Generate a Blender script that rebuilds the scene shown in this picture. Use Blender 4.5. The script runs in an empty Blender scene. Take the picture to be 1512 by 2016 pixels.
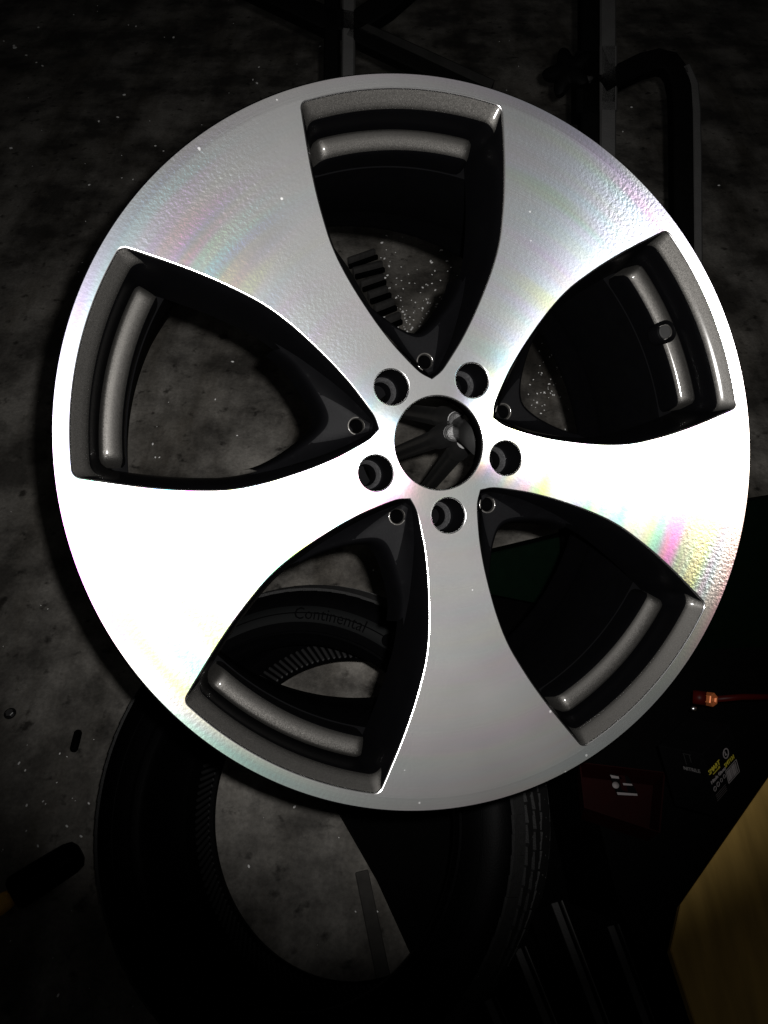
import bpy, bmesh, math, random
from mathutils import Vector, Matrix
from mathutils.geometry import delaunay_2d_cdt
random.seed(7)
R = math.radians
scene = bpy.context.scene
col = scene.collection

# ------------------------------------------------------------------ camera
F_PX, CX, CY = 1609.0, 756.0, 1008.0
CAM_H, PITCH = 1.42, 50.0
cam_d = bpy.data.cameras.new('camera'); cam = bpy.data.objects.new('camera', cam_d); col.objects.link(cam)
cam.location = (0, 0, CAM_H); cam.rotation_euler = (R(90 - PITCH), 0, 0)
cam_d.sensor_fit = 'VERTICAL'; cam_d.sensor_height = 36.0; cam_d.lens = F_PX / 2016.0 * 36.0
cam_d.clip_start = 0.01; cam_d.clip_end = 50
scene.camera = cam
MC = Matrix.Translation((0, 0, CAM_H)) @ Matrix.Rotation(R(90 - PITCH), 4, 'X')   # camera -> world

# ------------------------------------------------------------------ world, lamps, exposure
w = bpy.data.worlds.new('World'); scene.world = w; w.use_nodes = True
w.node_tree.nodes['Background'].inputs[0].default_value = (1.0, 0.97, 0.93, 1)
w.node_tree.nodes['Background'].inputs[1].default_value = 0.012

def lamp(name, kind, p_cam, target_cam, power, color, **kw):
    d = bpy.data.lights.new(name, kind); o = bpy.data.objects.new(name, d); col.objects.link(o)
    d.energy = power; d.color = color
    for k, v in kw.items(): setattr(d, k, v)
    a = MC @ Vector(p_cam); b = MC @ Vector(target_cam)
    o.location = a; o.rotation_euler = (b - a).to_track_quat('-Z', 'Y').to_euler()
    return o
# the torch of the phone that takes the picture, just beside its lens
lamp('phone_torch', 'SPOT', (0.015, 0.011, 0.0), (0.03, 0.12, -1.0), 88.0, (1.0, 0.975, 0.95),
     spot_size=R(76), spot_blend=1.0, shadow_soft_size=0.004)
# added dim fill lamp above and behind the camera, not a known fixture
lamp('fill_lamp', 'AREA', (0.9, 1.5, 1.0), (0.05, 0.05, -0.55), 0.6, (1.0, 0.97, 0.92), shape='RECTANGLE', size=1.3, size_y=0.6)

scene.view_settings.view_transform = 'Standard'; scene.view_settings.look = 'None'
scene.view_settings.exposure = 0; scene.view_settings.gamma = 1
scene.render.engine = 'CYCLES'
scene.cycles.max_bounces = 6; scene.cycles.sample_clamp_indirect = 3.0

# ------------------------------------------------------------------ helpers
def cw(x, y, z): return MC @ Vector((x, y, z))
def at(px, py, depth):
    return MC @ (Vector(((px - CX) / F_PX, -(py - CY) / F_PX, -1.0)) * depth)
def fl(px, py, h=0.0):
    d = MC.to_3x3() @ Vector(((px - CX) / F_PX, -(py - CY) / F_PX, -1.0))
    o = Vector((0, 0, CAM_H)); return o + d * ((h - CAM_H) / d.z)

def tag(o, label=None, cat=None, group=None, kind=None):
    if label: o['label'] = label
    if cat: o['category'] = cat
    if group: o['group'] = group
    if kind: o['kind'] = kind
    return o
def empty(name, mat, label, cat, group=None):
    o = bpy.data.objects.new(name, None); col.objects.link(o); o.empty_display_size = 0.02
    o.matrix_world = mat; return tag(o, label, cat, group)
def link(name, bm, m, parent=None, smooth=True, mat=None):
    me = bpy.data.meshes.new(name)
    bmesh.ops.recalc_face_normals(bm, faces=bm.faces)
    bm.to_mesh(me); bm.free()
    return link_me(name, me, m, parent, smooth, mat)
def link_me(name, me, m, parent=None, smooth=True, mat=None):
    if m: me.materials.append(m)
    for p in me.polygons: p.use_smooth = bool(smooth)
    if smooth and smooth is not True: me.set_sharp_from_angle(angle=R(smooth))
    o = bpy.data.objects.new(name, me); col.objects.link(o)
    if parent: o.parent = parent
    if mat is not None: o.matrix_local = mat
    return o

def bm_box(bm, size, mat=Matrix(), bevel=0.0, seg=2):
    r = bmesh.ops.create_cube(bm, size=1.0, matrix=mat @ Matrix.Diagonal((size[0], size[1], size[2], 1)))
    if bevel:
        es = list({e for v in r['verts'] for e in v.link_edges})
        bmesh.ops.bevel(bm, geom=es, offset=bevel, segments=seg, affect='EDGES', profile=0.5)
def bm_rings(bm, rings, closed=True, cap0=False, cap1=False, loop_end=False):
    vs = [[bm.verts.new(p) for p in r] for r in rings]
    n = len(vs[0]); pairs = list(zip(vs, vs[1:])) + ([(vs[-1], vs[0])] if loop_end else [])
    for a, b in pairs:
        for i in range(n if closed else n - 1):
            j = (i + 1) % n; bm.faces.new((a[i], a[j], b[j], b[i]))
    if cap0: bm.faces.new(list(reversed(vs[0])))
    if cap1: bm.faces.new(vs[-1])
def bm_lathe(bm, prof, n=96, mat=Matrix(), loop_end=False, cap0=False, cap1=False):
    rings = [[mat @ Vector((r * math.cos(2 * math.pi * i / n), r * math.sin(2 * math.pi * i / n), z)) for i in range(n)] for r, z in prof]
    bm_rings(bm, rings, True, cap0, cap1, loop_end)
def bm_tube(bm, path, rad, n=12, square=None, up=Vector((0, 0, 1)), caps=True):
    rings = []
    for i, p in enumerate(path):
        a = path[max(0, i - 1)]; b = path[min(len(path) - 1, i + 1)]
        t = (b - a).normalized(); s = t.cross(up)
        if s.length < 1e-5: s = t.cross(Vector((1, 0, 0)))
        s.normalize(); u = s.cross(t).normalized()
        rr = rad[i] if isinstance(rad, (list, tuple)) else rad
        if square:
            c = rr * 0.16
            pts = [(rr - c, rr), (rr, rr - c), (rr, -rr + c), (rr - c, -rr), (-rr + c, -rr), (-rr, -rr + c), (-rr, rr - c), (-rr + c, rr)]
            rings.append([p + s * x + u * y for x, y in pts])
        else:
            rings.append([p + (s * math.cos(2 * math.pi * k / n) + u * math.sin(2 * math.pi * k / n)) * rr for k in range(n)])
    bm_rings(bm, rings, True, caps, caps)
def frame(o, x, z):
    """matrix with origin o, x axis along x, z axis near z"""
    x = x.normalized(); y = z.cross(x).normalized(); zz = x.cross(y)
    m = Matrix((x, y, zz)).transposed().to_4x4(); m.translation = o; return m

# ------------------------------------------------------------------ materials
def newmat(name):
    m = bpy.data.materials.new(name); m.use_nodes = True
    nt = m.node_tree; return m, nt, nt.nodes['Principled BSDF']
def N(nt, t, **kw):
    n = nt.nodes.new(t)
    for k, v in kw.items(): setattr(n, k, v)
    return n
def Mth(nt, op, a, b=None, c=None):
    n = nt.nodes.new('ShaderNodeMath'); n.operation = op
    for i, v in enumerate((a, b, c)):
        if v is None: continue
        if isinstance(v, (int, float)): n.inputs[i].default_value = v
        else: nt.links.new(v, n.inputs[i])
    return n.outputs[0]
def simple(name, color, rough=0.5, metal=0.0, spec=0.5, var=0.3, scale=60, bump=0.0, bscale=400, coat=0.0, coat_r=0.08):
    m, nt, b = newmat(name); L = nt.links.new
    tc = N(nt, 'ShaderNodeTexCoord')
    nz = N(nt, 'ShaderNodeTexNoise'); nz.inputs['Scale'].default_value = scale; nz.inputs['Detail'].default_value = 6
    L(tc.outputs['Object'], nz.inputs['Vector'])
    mx = N(nt, 'ShaderNodeMix', data_type='RGBA')
    mx.inputs[6].default_value = (*[c * (1 - var) for c in color], 1); mx.inputs[7].default_value = (*[min(1, c * (1 + var)) for c in color], 1)
    L(nz.outputs['Fac'], mx.inputs[0]); L(mx.outputs[2], b.inputs['Base Color'])
    b.inputs['Roughness'].default_value = rough; b.inputs['Metallic'].default_value = metal
    b.inputs['Specular IOR Level'].default_value = spec
    b.inputs['Coat Weight'].default_value = coat; b.inputs['Coat Roughness'].default_value = coat_r
    if bump:
        n2 = N(nt, 'ShaderNodeTexNoise'); n2.inputs['Scale'].default_value = bscale; n2.inputs['Detail'].default_value = 3
        L(tc.outputs['Object'], n2.inputs['Vector'])
        bp = N(nt, 'ShaderNodeBump'); bp.inputs['Strength'].default_value = bump; bp.inputs['Distance'].default_value = 0.001
        L(n2.outputs['Fac'], bp.inputs['Height']); L(bp.outputs[0], b.inputs['Normal'])
    return m

def machined():
    """lathe-turned aluminium under lacquer: circumferential grooves stretch the glint into a wedge;
    the groove pitch scatters red, green and blue at slightly different angles"""
    m, nt, b = newmat('turned_aluminium'); L = nt.links.new
    nt.nodes.remove(b); out = nt.nodes['Material Output']
    tc = N(nt, 'ShaderNodeTexCoord'); geo = N(nt, 'ShaderNodeNewGeometry')
    sp = N(nt, 'ShaderNodeSeparateXYZ'); L(tc.outputs['Object'], sp.inputs[0])
    x, y = sp.outputs[0], sp.outputs[1]
    r = Mth(nt, 'SQRT', Mth(nt, 'ADD', Mth(nt, 'MULTIPLY', x, x), Mth(nt, 'MULTIPLY', y, y)))
    th = Mth(nt, 'ARCTAN2', y, x)
    cb = N(nt, 'ShaderNodeCombineXYZ'); L(Mth(nt, 'MULTIPLY', y, -1.0), cb.inputs[0]); L(x, cb.inputs[1])
    vt = N(nt, 'ShaderNodeVectorTransform', vector_type='VECTOR', convert_from='OBJECT', convert_to='WORLD'); L(cb.outputs[0], vt.inputs[0])
    nrm = N(nt, 'ShaderNodeVectorMath', operation='NORMALIZE'); L(vt.outputs[0], nrm.inputs[0])
    tang = nrm.outputs[0]
    # polar coordinates on a circle so there is no seam: (r, cos, sin)
    def polar(rs, ts, off):
        c = N(nt, 'ShaderNodeCombineXYZ')
        L(Mth(nt, 'ADD', Mth(nt, 'MULTIPLY', r, rs), off), c.inputs[0])
        L(Mth(nt, 'MULTIPLY', Mth(nt, 'COSINE', th), ts), c.inputs[1]); L(Mth(nt, 'MULTIPLY', Mth(nt, 'SINE', th), ts), c.inputs[2])
        return c.outputs[0]
    # pebbly orange peel in the lacquer + fine turning lines
    pn = N(nt, 'ShaderNodeTexNoise'); pn.inputs['Scale'].default_value = 430; pn.inputs['Detail'].default_value = 2.5; L(tc.outputs['Object'], pn.inputs['Vector'])
    bp = N(nt, 'ShaderNodeBump'); bp.inputs['Strength'].default_value = 0.07; bp.inputs['Distance'].default_value = 0.0006; L(pn.outputs['Fac'], bp.inputs['Height'])
    acc = None                                                        # the lacquer's orange peel is strong only in a few patches
    wob = N(nt, 'ShaderNodeTexNoise'); wob.inputs['Scale'].default_value = 28; wob.inputs['Detail'].default_value = 3; L(tc.outputs['Object'], wob.inputs['Vector'])
    for px_, py_, rad_, amp_ in ((-.142, .158, .075, .24), (-.075, .085, .05, .16), (.206, -.102, .050, .30), (.165, .160, .065, .19), (-.16, -.12, .07, .12)):
        dn = N(nt, 'ShaderNodeVectorMath', operation='DISTANCE'); L(tc.outputs['Object'], dn.inputs[0]); dn.inputs[1].default_value = (px_, py_, -.003)
        d2 = Mth(nt, 'ADD', dn.outputs['Value'], Mth(nt, 'MULTIPLY', Mth(nt, 'SUBTRACT', wob.outputs['Fac'], .5), .05))
        m2 = N(nt, 'ShaderNodeMapRange', interpolation_type='SMOOTHSTEP'); L(d2, m2.inputs[0])
        m2.inputs[1].default_value = 0.012; m2.inputs[2].default_value = rad_; m2.inputs[3].default_value = amp_; m2.inputs[4].default_value = 0.0
        acc = m2.outputs[0] if acc is None else Mth(nt, 'ADD', acc, m2.outputs[0])
    L(Mth(nt, 'ADD', acc, 0.055), bp.inputs['Strength'])
    ln = N(nt, 'ShaderNodeTexNoise'); ln.inputs['Scale'].default_value = 1.0; ln.inputs['Detail'].default_value = 3; L(polar(900, 1.2, 0.0), ln.inputs['Vector'])
    bp2 = N(nt, 'ShaderNodeBump'); bp2.inputs['Strength'].default_value = 0.12; bp2.inputs['Distance'].default_value = 0.0005
    L(ln.outputs['Fac'], bp2.inputs['Height']); L(bp.outputs[0], bp2.inputs['Normal'])
    nbase = bp2.outputs[0]
    # rainbow tints of the glint put into the lobe colours, strongest in patches
    tint = None
    for px_, py_, rad_ in ((-.205, -.055, .115), (-.135, .135, .085), (-.09, -.10, .06)):
        dn = N(nt, 'ShaderNodeVectorMath', operation='DISTANCE'); L(tc.outputs['Object'], dn.inputs[0]); dn.inputs[1].default_value = (px_, py_, -.003)
        m2 = N(nt, 'ShaderNodeMapRange', interpolation_type='SMOOTHSTEP'); L(dn.outputs['Value'], m2.inputs[0])
        m2.inputs[1].default_value = 0.01; m2.inputs[2].default_value = rad_; m2.inputs[3].default_value = 1.0; m2.inputs[4].default_value = 0.0
        tint = m2.outputs[0] if tint is None else Mth(nt, 'MAXIMUM', tint, m2.outputs[0])
    floor_w = Mth(nt, 'SUBTRACT', 0.40, Mth(nt, 'MULTIPLY', tint, 0.31))
    shaders = []
    for i, (c, off) in enumerate((((1, 0, 0, 1), 0.0), ((0, 1, 0, 1), 7.3), ((0, 0, 1, 1), 15.1))):
        nz = N(nt, 'ShaderNodeTexNoise'); nz.inputs['Scale'].default_value = 1.0; nz.inputs['Detail'].default_value = 2.0
        L(polar(46, 0.9, off), nz.inputs['Vector'])
        amt = Mth(nt, 'MULTIPLY', Mth(nt, 'SUBTRACT', nz.outputs['Fac'], 0.5), DIFF)
        amt = Mth(nt, 'ADD', amt, (i - 1) * 0.006)
        sc = N(nt, 'ShaderNodeVectorMath', operation='SCALE'); L(tang, sc.inputs[0]); L(amt, sc.inputs['Scale'])
        ad = N(nt, 'ShaderNodeVectorMath', operation='ADD'); L(nbase, ad.inputs[0]); L(sc.outputs[0], ad.inputs[1])
        nn = N(nt, 'ShaderNodeVectorMath', operation='NORMALIZE'); L(ad.outputs[0], nn.inputs[0])
        g = N(nt, 'ShaderNodeBsdfAnisotropic'); g.distribution = 'BECKMANN'
        k = (0.93, 0.92, 0.92)[i] * TURN_W
        mr = N(nt, 'ShaderNodeMapRange', interpolation_type='SMOOTHSTEP'); L(nz.outputs['Fac'], mr.inputs[0])
        mr.inputs[1].default_value = 0.44; mr.inputs[3].default_value = 1.0; L(floor_w, mr.inputs[4])
        L(Mth(nt, 'SUBTRACT', 0.78, Mth(nt, 'MULTIPLY', tint, 0.20)), mr.inputs[2])
        cc = N(nt, 'ShaderNodeMix', data_type='RGBA', blend_type='MULTIPLY'); cc.inputs[0].default_value = 1.0
        cc.inputs[6].default_value = tuple(v * k for v in c[:3]) + (1,); L(mr.outputs[0], cc.inputs[7]); L(cc.outputs[2], g.inputs['Color'])
        g.inputs['Roughness'].default_value = TURN_R; g.inputs['Anisotropy'].default_value = TURN_A
        g.inputs['Rotation'].default_value = 0.0
        L(nn.outputs[0], g.inputs['Normal']); L(tang, g.inputs['Tangent'])
        shaders.append(g)
    # broad isotropic part: the metal's even grey
    cl = N(nt, 'ShaderNodeTexNoise'); cl.inputs['Scale'].default_value = 22; cl.inputs['Detail'].default_value = 4; L(tc.outputs['Object'], cl.inputs['Vector'])
    mx = N(nt, 'ShaderNodeMix', data_type='RGBA'); L(cl.outputs['Fac'], mx.inputs[0])
    mx.inputs[6].default_value = (GREY * .82, GREY * .83, GREY * .84, 1); mx.inputs[7].default_value = (GREY * 1.1, GREY * 1.1, GREY * 1.09, 1)
    gi = N(nt, 'ShaderNodeBsdfAnisotropic'); gi.distribution = 'GGX'; gi.inputs['Roughness'].default_value = 0.74; gi.inputs['Anisotropy'].default_value = 0
    sk = N(nt, 'ShaderNodeTexVoronoi'); sk.inputs['Scale'].default_value = 120; sk.inputs['Randomness'].default_value = 1; L(tc.outputs['Object'], sk.inputs['Vector'])
    sep = N(nt, 'ShaderNodeSeparateColor'); L(sk.outputs['Color'], sep.inputs[0])
    dot = Mth(nt, 'MULTIPLY', Mth(nt, 'LESS_THAN', sk.outputs['Distance'], 0.11), Mth(nt, 'GREATER_THAN', sep.outputs[0], 0.93))   # settled dust
    md = N(nt, 'ShaderNodeMix', data_type='RGBA'); L(Mth(nt, 'MULTIPLY', dot, 0.8), md.inputs[0]); L(mx.outputs[2], md.inputs[6]); md.inputs[7].default_value = (.34, .34, .34, 1)
    L(md.outputs[2], gi.inputs['Color']); L(nbase, gi.inputs['Normal']); shaders.append(gi)
    # clear lacquer
    s = shaders[0].outputs[0]
    for g in shaders[1:]:
        a = N(nt, 'ShaderNodeAddShader'); L(s, a.inputs[0]); L(g.outputs[0], a.inputs[1]); s = a.outputs[0]
    co = N(nt, 'ShaderNodeBsdfAnisotropic'); co.inputs['Roughness'].default_value = 0.12; co.inputs['Anisotropy'].default_value = 0; L(nbase, co.inputs['Normal'])
    fr = N(nt, 'ShaderNodeFresnel'); fr.inputs[0].default_value = 1.5
    ms = N(nt, 'ShaderNodeMixShader'); L(fr.outputs[0], ms.inputs[0]); L(s, ms.inputs[1]); L(co.outputs[0], ms.inputs[2])
    L(ms.outputs[0], out.inputs['Surface'])
    return m
DIFF, TURN_W, TURN_R, TURN_A, GREY = 0.042, 0.84, 0.748, 0.763, 0.098

def gunmetal():
    """dark metallic-flake paint under gloss lacquer"""
    m, nt, b = newmat('gunmetal_paint'); L = nt.links.new
    tc = N(nt, 'ShaderNodeTexCoord')
    vo = N(nt, 'ShaderNodeTexVoronoi'); vo.inputs['Scale'].default_value = 2600; L(tc.outputs['Object'], vo.inputs['Vector'])
    mx = N(nt, 'ShaderNodeMix', data_type='RGBA'); L(vo.outputs['Color'], mx.inputs[0])
    mx.inputs[6].default_value = (0.013, 0.0125, 0.0117, 1); mx.inputs[7].default_value = (0.040, 0.0385, 0.036, 1)
    L(mx.outputs[2], b.inputs['Base Color'])
    b.inputs['Metallic'].default_value = 0.95; b.inputs['Roughness'].default_value = 0.57
    b.inputs['Coat Weight'].default_value = 0.35; b.inputs['Coat Roughness'].default_value = 0.10
    sb = N(nt, 'ShaderNodeVectorMath', operation='SUBTRACT'); L(vo.outputs['Color'], sb.inputs[0]); sb.inputs[1].default_value = (.5, .5, .5)
    sc = N(nt, 'ShaderNodeVectorMath', operation='SCALE'); L(sb.outputs[0], sc.inputs[0]); sc.inputs['Scale'].default_value = 0.16
    geo = N(nt, 'ShaderNodeNewGeometry')
    ad = N(nt, 'ShaderNodeVectorMath', operation='ADD'); L(geo.outputs['Normal'], ad.inputs[0]); L(sc.outputs[0], ad.inputs[1])
    nn = N(nt, 'ShaderNodeVectorMath', operation='NORMALIZE'); L(ad.outputs[0], nn.inputs[0]); L(nn.outputs[0], b.inputs['Normal'])
    return m

def concrete():
    m, nt, b = newmat('stained_concrete'); L = nt.links.new
    tc = N(nt, 'ShaderNodeTexCoord')
    def noise(scale, detail, rough=0.55, vec=None):
        n = N(nt, 'ShaderNodeTexNoise'); n.inputs['Scale'].default_value = scale; n.inputs['Detail'].default_value = detail
        n.inputs['Roughness'].default_value = rough; L(vec or tc.outputs['Object'], n.inputs['Vector']); return n.outputs['Fac']
    def ramp(f, p0, c0, p1, c1):
        n = N(nt, 'ShaderNodeValToRGB'); e = n.color_ramp.elements
        e[0].position = p0; e[0].color = (*c0, 1); e[1].position = p1; e[1].color = (*c1, 1); L(f, n.inputs[0]); return n.outputs[0]
    def mult(a, bb):
        n = N(nt, 'ShaderNodeMix', data_type='RGBA', blend_type='MULTIPLY'); n.inputs[0].default_value = 1; L(a, n.inputs[6]); L(bb, n.inputs[7]); return n.outputs[2]
    c = ramp(noise(4.2, 9, .64), .40, (.050, .0465, .0415), .62, (.225, .213, .193))
    mp = N(nt, 'ShaderNodeMapping'); mp.inputs['Scale'].default_value = (7, 1.6, 1); mp.inputs['Rotation'].default_value = (0, 0, .15); L(tc.outputs['Object'], mp.inputs['Vector'])
    c = mult(c, ramp(noise(1, 6, .6, mp.outputs[0]), .36, (.40, .38, .35), .58, (1, 1, 1)))      # damp, worn streaks
    c = mult(c, ramp(noise(26, 4, .55), .30, (.25, .24, .23), .40, (1, 1, 1)))                  # oil spots
    c = mult(c, ramp(noise(120, 4, .65), .3, (.66, .66, .66), .62, (1.0, 1.0, 1.0)))
    L(c, b.inputs['Base Color'])
    b.inputs['Roughness'].default_value = 0.72; b.inputs['Specular IOR Level'].default_value = 0.3
    bp = N(nt, 'ShaderNodeBump'); bp.inputs['Strength'].default_value = 0.4; bp.inputs['Distance'].default_value = 0.002
    L(noise(220, 4), bp.inputs['Height']); L(bp.outputs[0], b.inputs['Normal'])
    return m

M_turn = machined(); M_gun = gunmetal(); M_floor = concrete()
M_edge = simple('cut_edge_lacquer', (.62, .62, .62), .22, 1.0, var=.08, coat=.6)
M_barrel = simple('black_barrel_paint_and_web_shade', (.0006, .0006, .0007), .5, 0.0, spec=.008, var=.3, scale=90)
M_web = simple('shaded_gunmetal_web', (.0020, .0020, .0022), .6, .2, spec=.03, var=.35, scale=900)  # gunmetal darkened: shade of the recess is put into its colour
M_wall = simple('gloss_black_pocket_paint', (.0005, .0005, .0006), .30, 0.0, spec=.05, var=.2)
M_seat = simple('scuffed_seat_metal', (.045, .045, .047), .38, 0.8, var=.7, scale=500, bump=.5, bscale=700)
M_tread = simple('tyre_tread_rubber', (.0085, .0085, .0085), .62, 0, spec=.2, var=.5, scale=180, bump=.6, bscale=500)
M_rubber = simple('tyre_wall_rubber', (.0005, .0005, .0006), .5, 0, spec=.02, var=.35, scale=120, bump=.25, bscale=500)
M_letter = simple('moulded_rubber_letters', (.0017, .0019, .002), .6, 0, spec=.1, var=.15)
M_black = simple('black_powder_coat_and_tube_shade', (.0007, .0007, .0007), .6, 0, spec=.015, var=.3)
M_steel_litside = simple('grey_steel_and_lit_sides', (.0095, .0093, .009), .6, 0, var=.5, scale=45, bump=.2)  # grey steel; on the tubes it stands for their lit sides
M_bolt = simple('zinc_bolt', (.42, .42, .42), .3, 1.0, var=.2, scale=300)
M_head = simple('dusty_black_casting', (.020, .020, .020), .5, .3, spec=.3, var=.6, scale=350, bump=.6, bscale=600)
M_darkmetal = simple('glossy_black_tube', (.045, .045, .045), .33, 0.9, spec=.5, var=.3)

# ------------------------------------------------------------------ the ground
bm = bmesh.new()
g = 60
for i in range(g + 1):
    for j in range(g + 1): bm.verts.new((-6 + 12 * i / g, -4 + 12 * j / g, 0))
bm.verts.ensure_lookup_table()
for i in range(g):
    for j in range(g):
        a = i * (g + 1) + j; bm.faces.new([bm.verts[k] for k in (a, a + g + 1, a + g + 2, a + 1)])
tag(link('floor', bm, M_floor), kind='structure')

# ------------------------------------------------------------------ the wheel
WR = Matrix(((0.95680687, -0.05999012, 0.28446757), (0.05862326, 0.99819125, 0.01332482), (-0.2847524, 0.00392714, 0.95859306))).to_4x4()
WT = Matrix.Translation((0.04121197, 0.04744049, -0.54710728))
MW = MC @ WT @ WR
AX = R(93.693)
R_OUT, R_CR, R_ARC = 0.245, 0.2370, 0.2362
PCD, R_LUG, R_BORE, R_WEB = 0.0501, 0.0127, 0.0328, 0.0052
def zf(r):
    if r >= R_CR: return -(r - R_CR) * 0.03
    t = min(max((R_CR - r) / (R_CR - 0.055), 0), 1)
    return -0.0112 * (t * t * (3 - 2 * t) * 0.35 + t * 0.65)
HALF = [(43.2, 0.0), (45, 3.9), (47, 6.6), (53, 12.4), (60, 18.4), (69, 25.6), (80, 33.2), (87, 37.6), (98, 44.0), (107, 48.9), (114, 52.4), (122, 56.0), (128, 58.4), (138, 61.6), (150, 64.2), (162, 66.4), (172, 67.8), (185, 69.2), (196, 70.0), (207, 70.6), (220, 71.2), (240, 71.6)]
HALF = [(a / 1000, b / 1000) for a, b in HALF]
def half(u):
    if u <= HALF[0][0]: return 0.0
    for k in range(len(HALF) - 1):
        (a, va), (b, vb) = HALF[k], HALF[k + 1]
        if u <= b:
            t = (u - a) / (b - a)
            m0 = (vb - (HALF[k - 1][1] if k else va)) / (b - (HALF[k - 1][0] if k else a)); 
            nb = HALF[min(k + 2, len(HALF) - 1)]; m1 = (nb[1] - va) / (nb[0] - a); h = b - a
            if k == 0: m0 = 2.2 * (vb - va) / h
            t2, t3 = t * t, t * t * t
            return (2 * t3 - 3 * t2 + 1) * va + (t3 - 2 * t2 + t) * h * m0 + (-2 * t3 + 3 * t2) * vb + (t3 - t2) * h * m1
    return HALF[-1][1]
def window_loop(rarc, d, rc, tip, nose=0.006, n_side=44, n_corner=10, n_arc=40):
    """closed loop (u,v) of a window: sides inset by d, outer arc at radius rarc, outer corners rounded by rc, inner tip at u=tip"""
    def side(u):
        x = half(u) - d * min(1.0, (u - 0.043) / 0.02 + 0.35)
        return x
    # corner where |v| side meets the arc: centre of the fillet
    lo, hi = 0.15, rarc
    for _ in range(50):
        mid = (lo + hi) / 2; v = side(mid) - rc
        if math.hypot(mid, v) < rarc - rc: lo = mid
        else: hi = mid
    uc = lo; vc = side(uc) - rc; a1 = math.atan2(vc, uc)
    pts = []
    for i in range(n_side):                                          # from the tip to the fillet, +v side
        t = i / n_side; u = tip + (uc - tip) * (t ** 1.7)
        v = side(u)
        e = (u - tip) / nose
        if e < 1: v *= math.sqrt(max(0.0, 1 - (1 - e) ** 2))          # round nose
        pts.append((u, max(v, 0.0)))
    for i in range(n_corner):
        a = R(90) + (a1 - R(90)) * i / n_corner; pts.append((uc + rc * math.cos(a), vc + rc * math.sin(a)))
    for i in range(n_arc + 1):
        a = a1 * (1 - 2 * i / n_arc); pts.append((rarc * math.cos(a), rarc * math.sin(a)))
    right = [(u, -v) for u, v in reversed(pts[1:n_side + n_corner])]
    return pts + right
def rotp(u, v, k):
    th = AX + R(72) * k; c, s = math.cos(th), math.sin(th); return (u * c - v * s, u * s + v * c)
W0 = window_loop(R_ARC, 0.0, 0.0060, 0.0434)
def inside(p, poly):
    x, y = p; c = False; j = len(poly) - 1
    for i in range(len(poly)):
        xi, yi = poly[i]; xj, yj = poly[j]
        if (yi > y) != (yj > y) and x < (xj - xi) * (y - yi) / (yj - yi) + xi: c = not c
        j = i
    return c
def circ(cx, cy, r, n): return [(cx + r * math.cos(2 * math.pi * i / n), cy + r * math.sin(2 * math.pi * i / n)) for i in range(n)]
LUGA = [AX + R(36) + R(72) * k for k in range(5)]

def plate(outer_r, windows, circles, step, extra_rings=()):
    """triangulated disc with holes -> (verts2d, tris)"""
    vs, es = [], []
    def loop(pts):
        b = len(vs); vs.extend(pts); es.extend((b + i, b + (i + 1) % len(pts)) for i in range(len(pts)))
    loop(circ(0, 0, outer_r, 360))
    polys = windows + circles
    for q in polys: loop(q)
    rr = [step * k + 0.03 for k in range(200) if step * k + 0.03 < outer_r - step * 0.6]
    rr = [r for r in rr if all(abs(r - e) > step * 0.6 for e in extra_rings)] + list(extra_rings)
    near = [[(p[0], p[1]) for p in q] for q in polys]
    allb = [p for q in near for p in q]
    grid = {}
    for p in allb: grid.setdefault((int(p[0] // 0.004), int(p[1] // 0.004)), []).append(p)
    for r in rr:
        n = max(60, int(2 * math.pi * r / step))
        if r in extra_rings: n = 360
        for p in circ(0, 0, r, n):
            gx, gy = int(p[0] // 0.004), int(p[1] // 0.004)
            if any((p[0] - q[0]) ** 2 + (p[1] - q[1]) ** 2 < 0.0012 ** 2 for a in (-1, 0, 1) for b in (-1, 0, 1) for q in grid.get((gx + a, gy + b), ())): continue
            if any(inside(p, q) for q in polys): continue
            vs.append(p)
    ov, oe, of, *_ = delaunay_2d_cdt([Vector(p) for p in vs], es, [], 0, 1e-7)
    tris = []
    for f in of:
        c = sum((ov[i] for i in f), Vector((0, 0))) / len(f)
        if c.length > outer_r or any(inside(c, q) for q in polys): continue
        tris.append(list(f))
    return [tuple(v) for v in ov], tris
wins0 = [[rotp(u, v, k) for u, v in W0] for k in range(5)]
lugs = [circ(PCD * math.cos(a), PCD * math.sin(a), R_LUG, 48) for a in LUGA]
bore = circ(0, 0, R_BORE, 96)
pv, pt = plate(R_OUT, wins0, lugs + [bore], 0.0042, (R_CR, 0.0665))

wheel = empty('alloy_wheel', MW, 'large five spoke alloy wheel with bright machined face and dark window pockets', 'wheel')
def sub_face(name, sel):
    idx = {}; vv = []; ff = []; nn = []
    for t in pt:
        cx = sum(pv[i][0] for i in t) / 3; cy = sum(pv[i][1] for i in t) / 3
        if not sel(math.hypot(cx, cy), math.atan2(cy, cx)): continue
        f = []
        for i in t:
            if i not in idx:
                x, y = pv[i]; r = math.hypot(x, y); idx[i] = len(vv); vv.append((x, y, zf(r)))
                if name == 'rim_lip': s = -0.03
                else: s = (zf(min(r, R_CR - 1e-4) + 5e-5) - zf(min(r, R_CR - 1e-4) - 5e-5)) / 1e-4
                nn.append(Vector((-s * x / max(r, 1e-6), -s * y / max(r, 1e-6), 1)).normalized())
            f.append(idx[i])
        ff.append(f)
    me = bpy.data.meshes.new(name); me.from_pydata(vv, [], ff); me.update()
    o = link_me(name, me, M_turn, wheel)
    me.normals_split_custom_set_from_vertices(nn)
    return o
sub_face('rim_lip', lambda r, t: r > R_CR)
sub_face('hub_face', lambda r, t: r < 0.0665)
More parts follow.
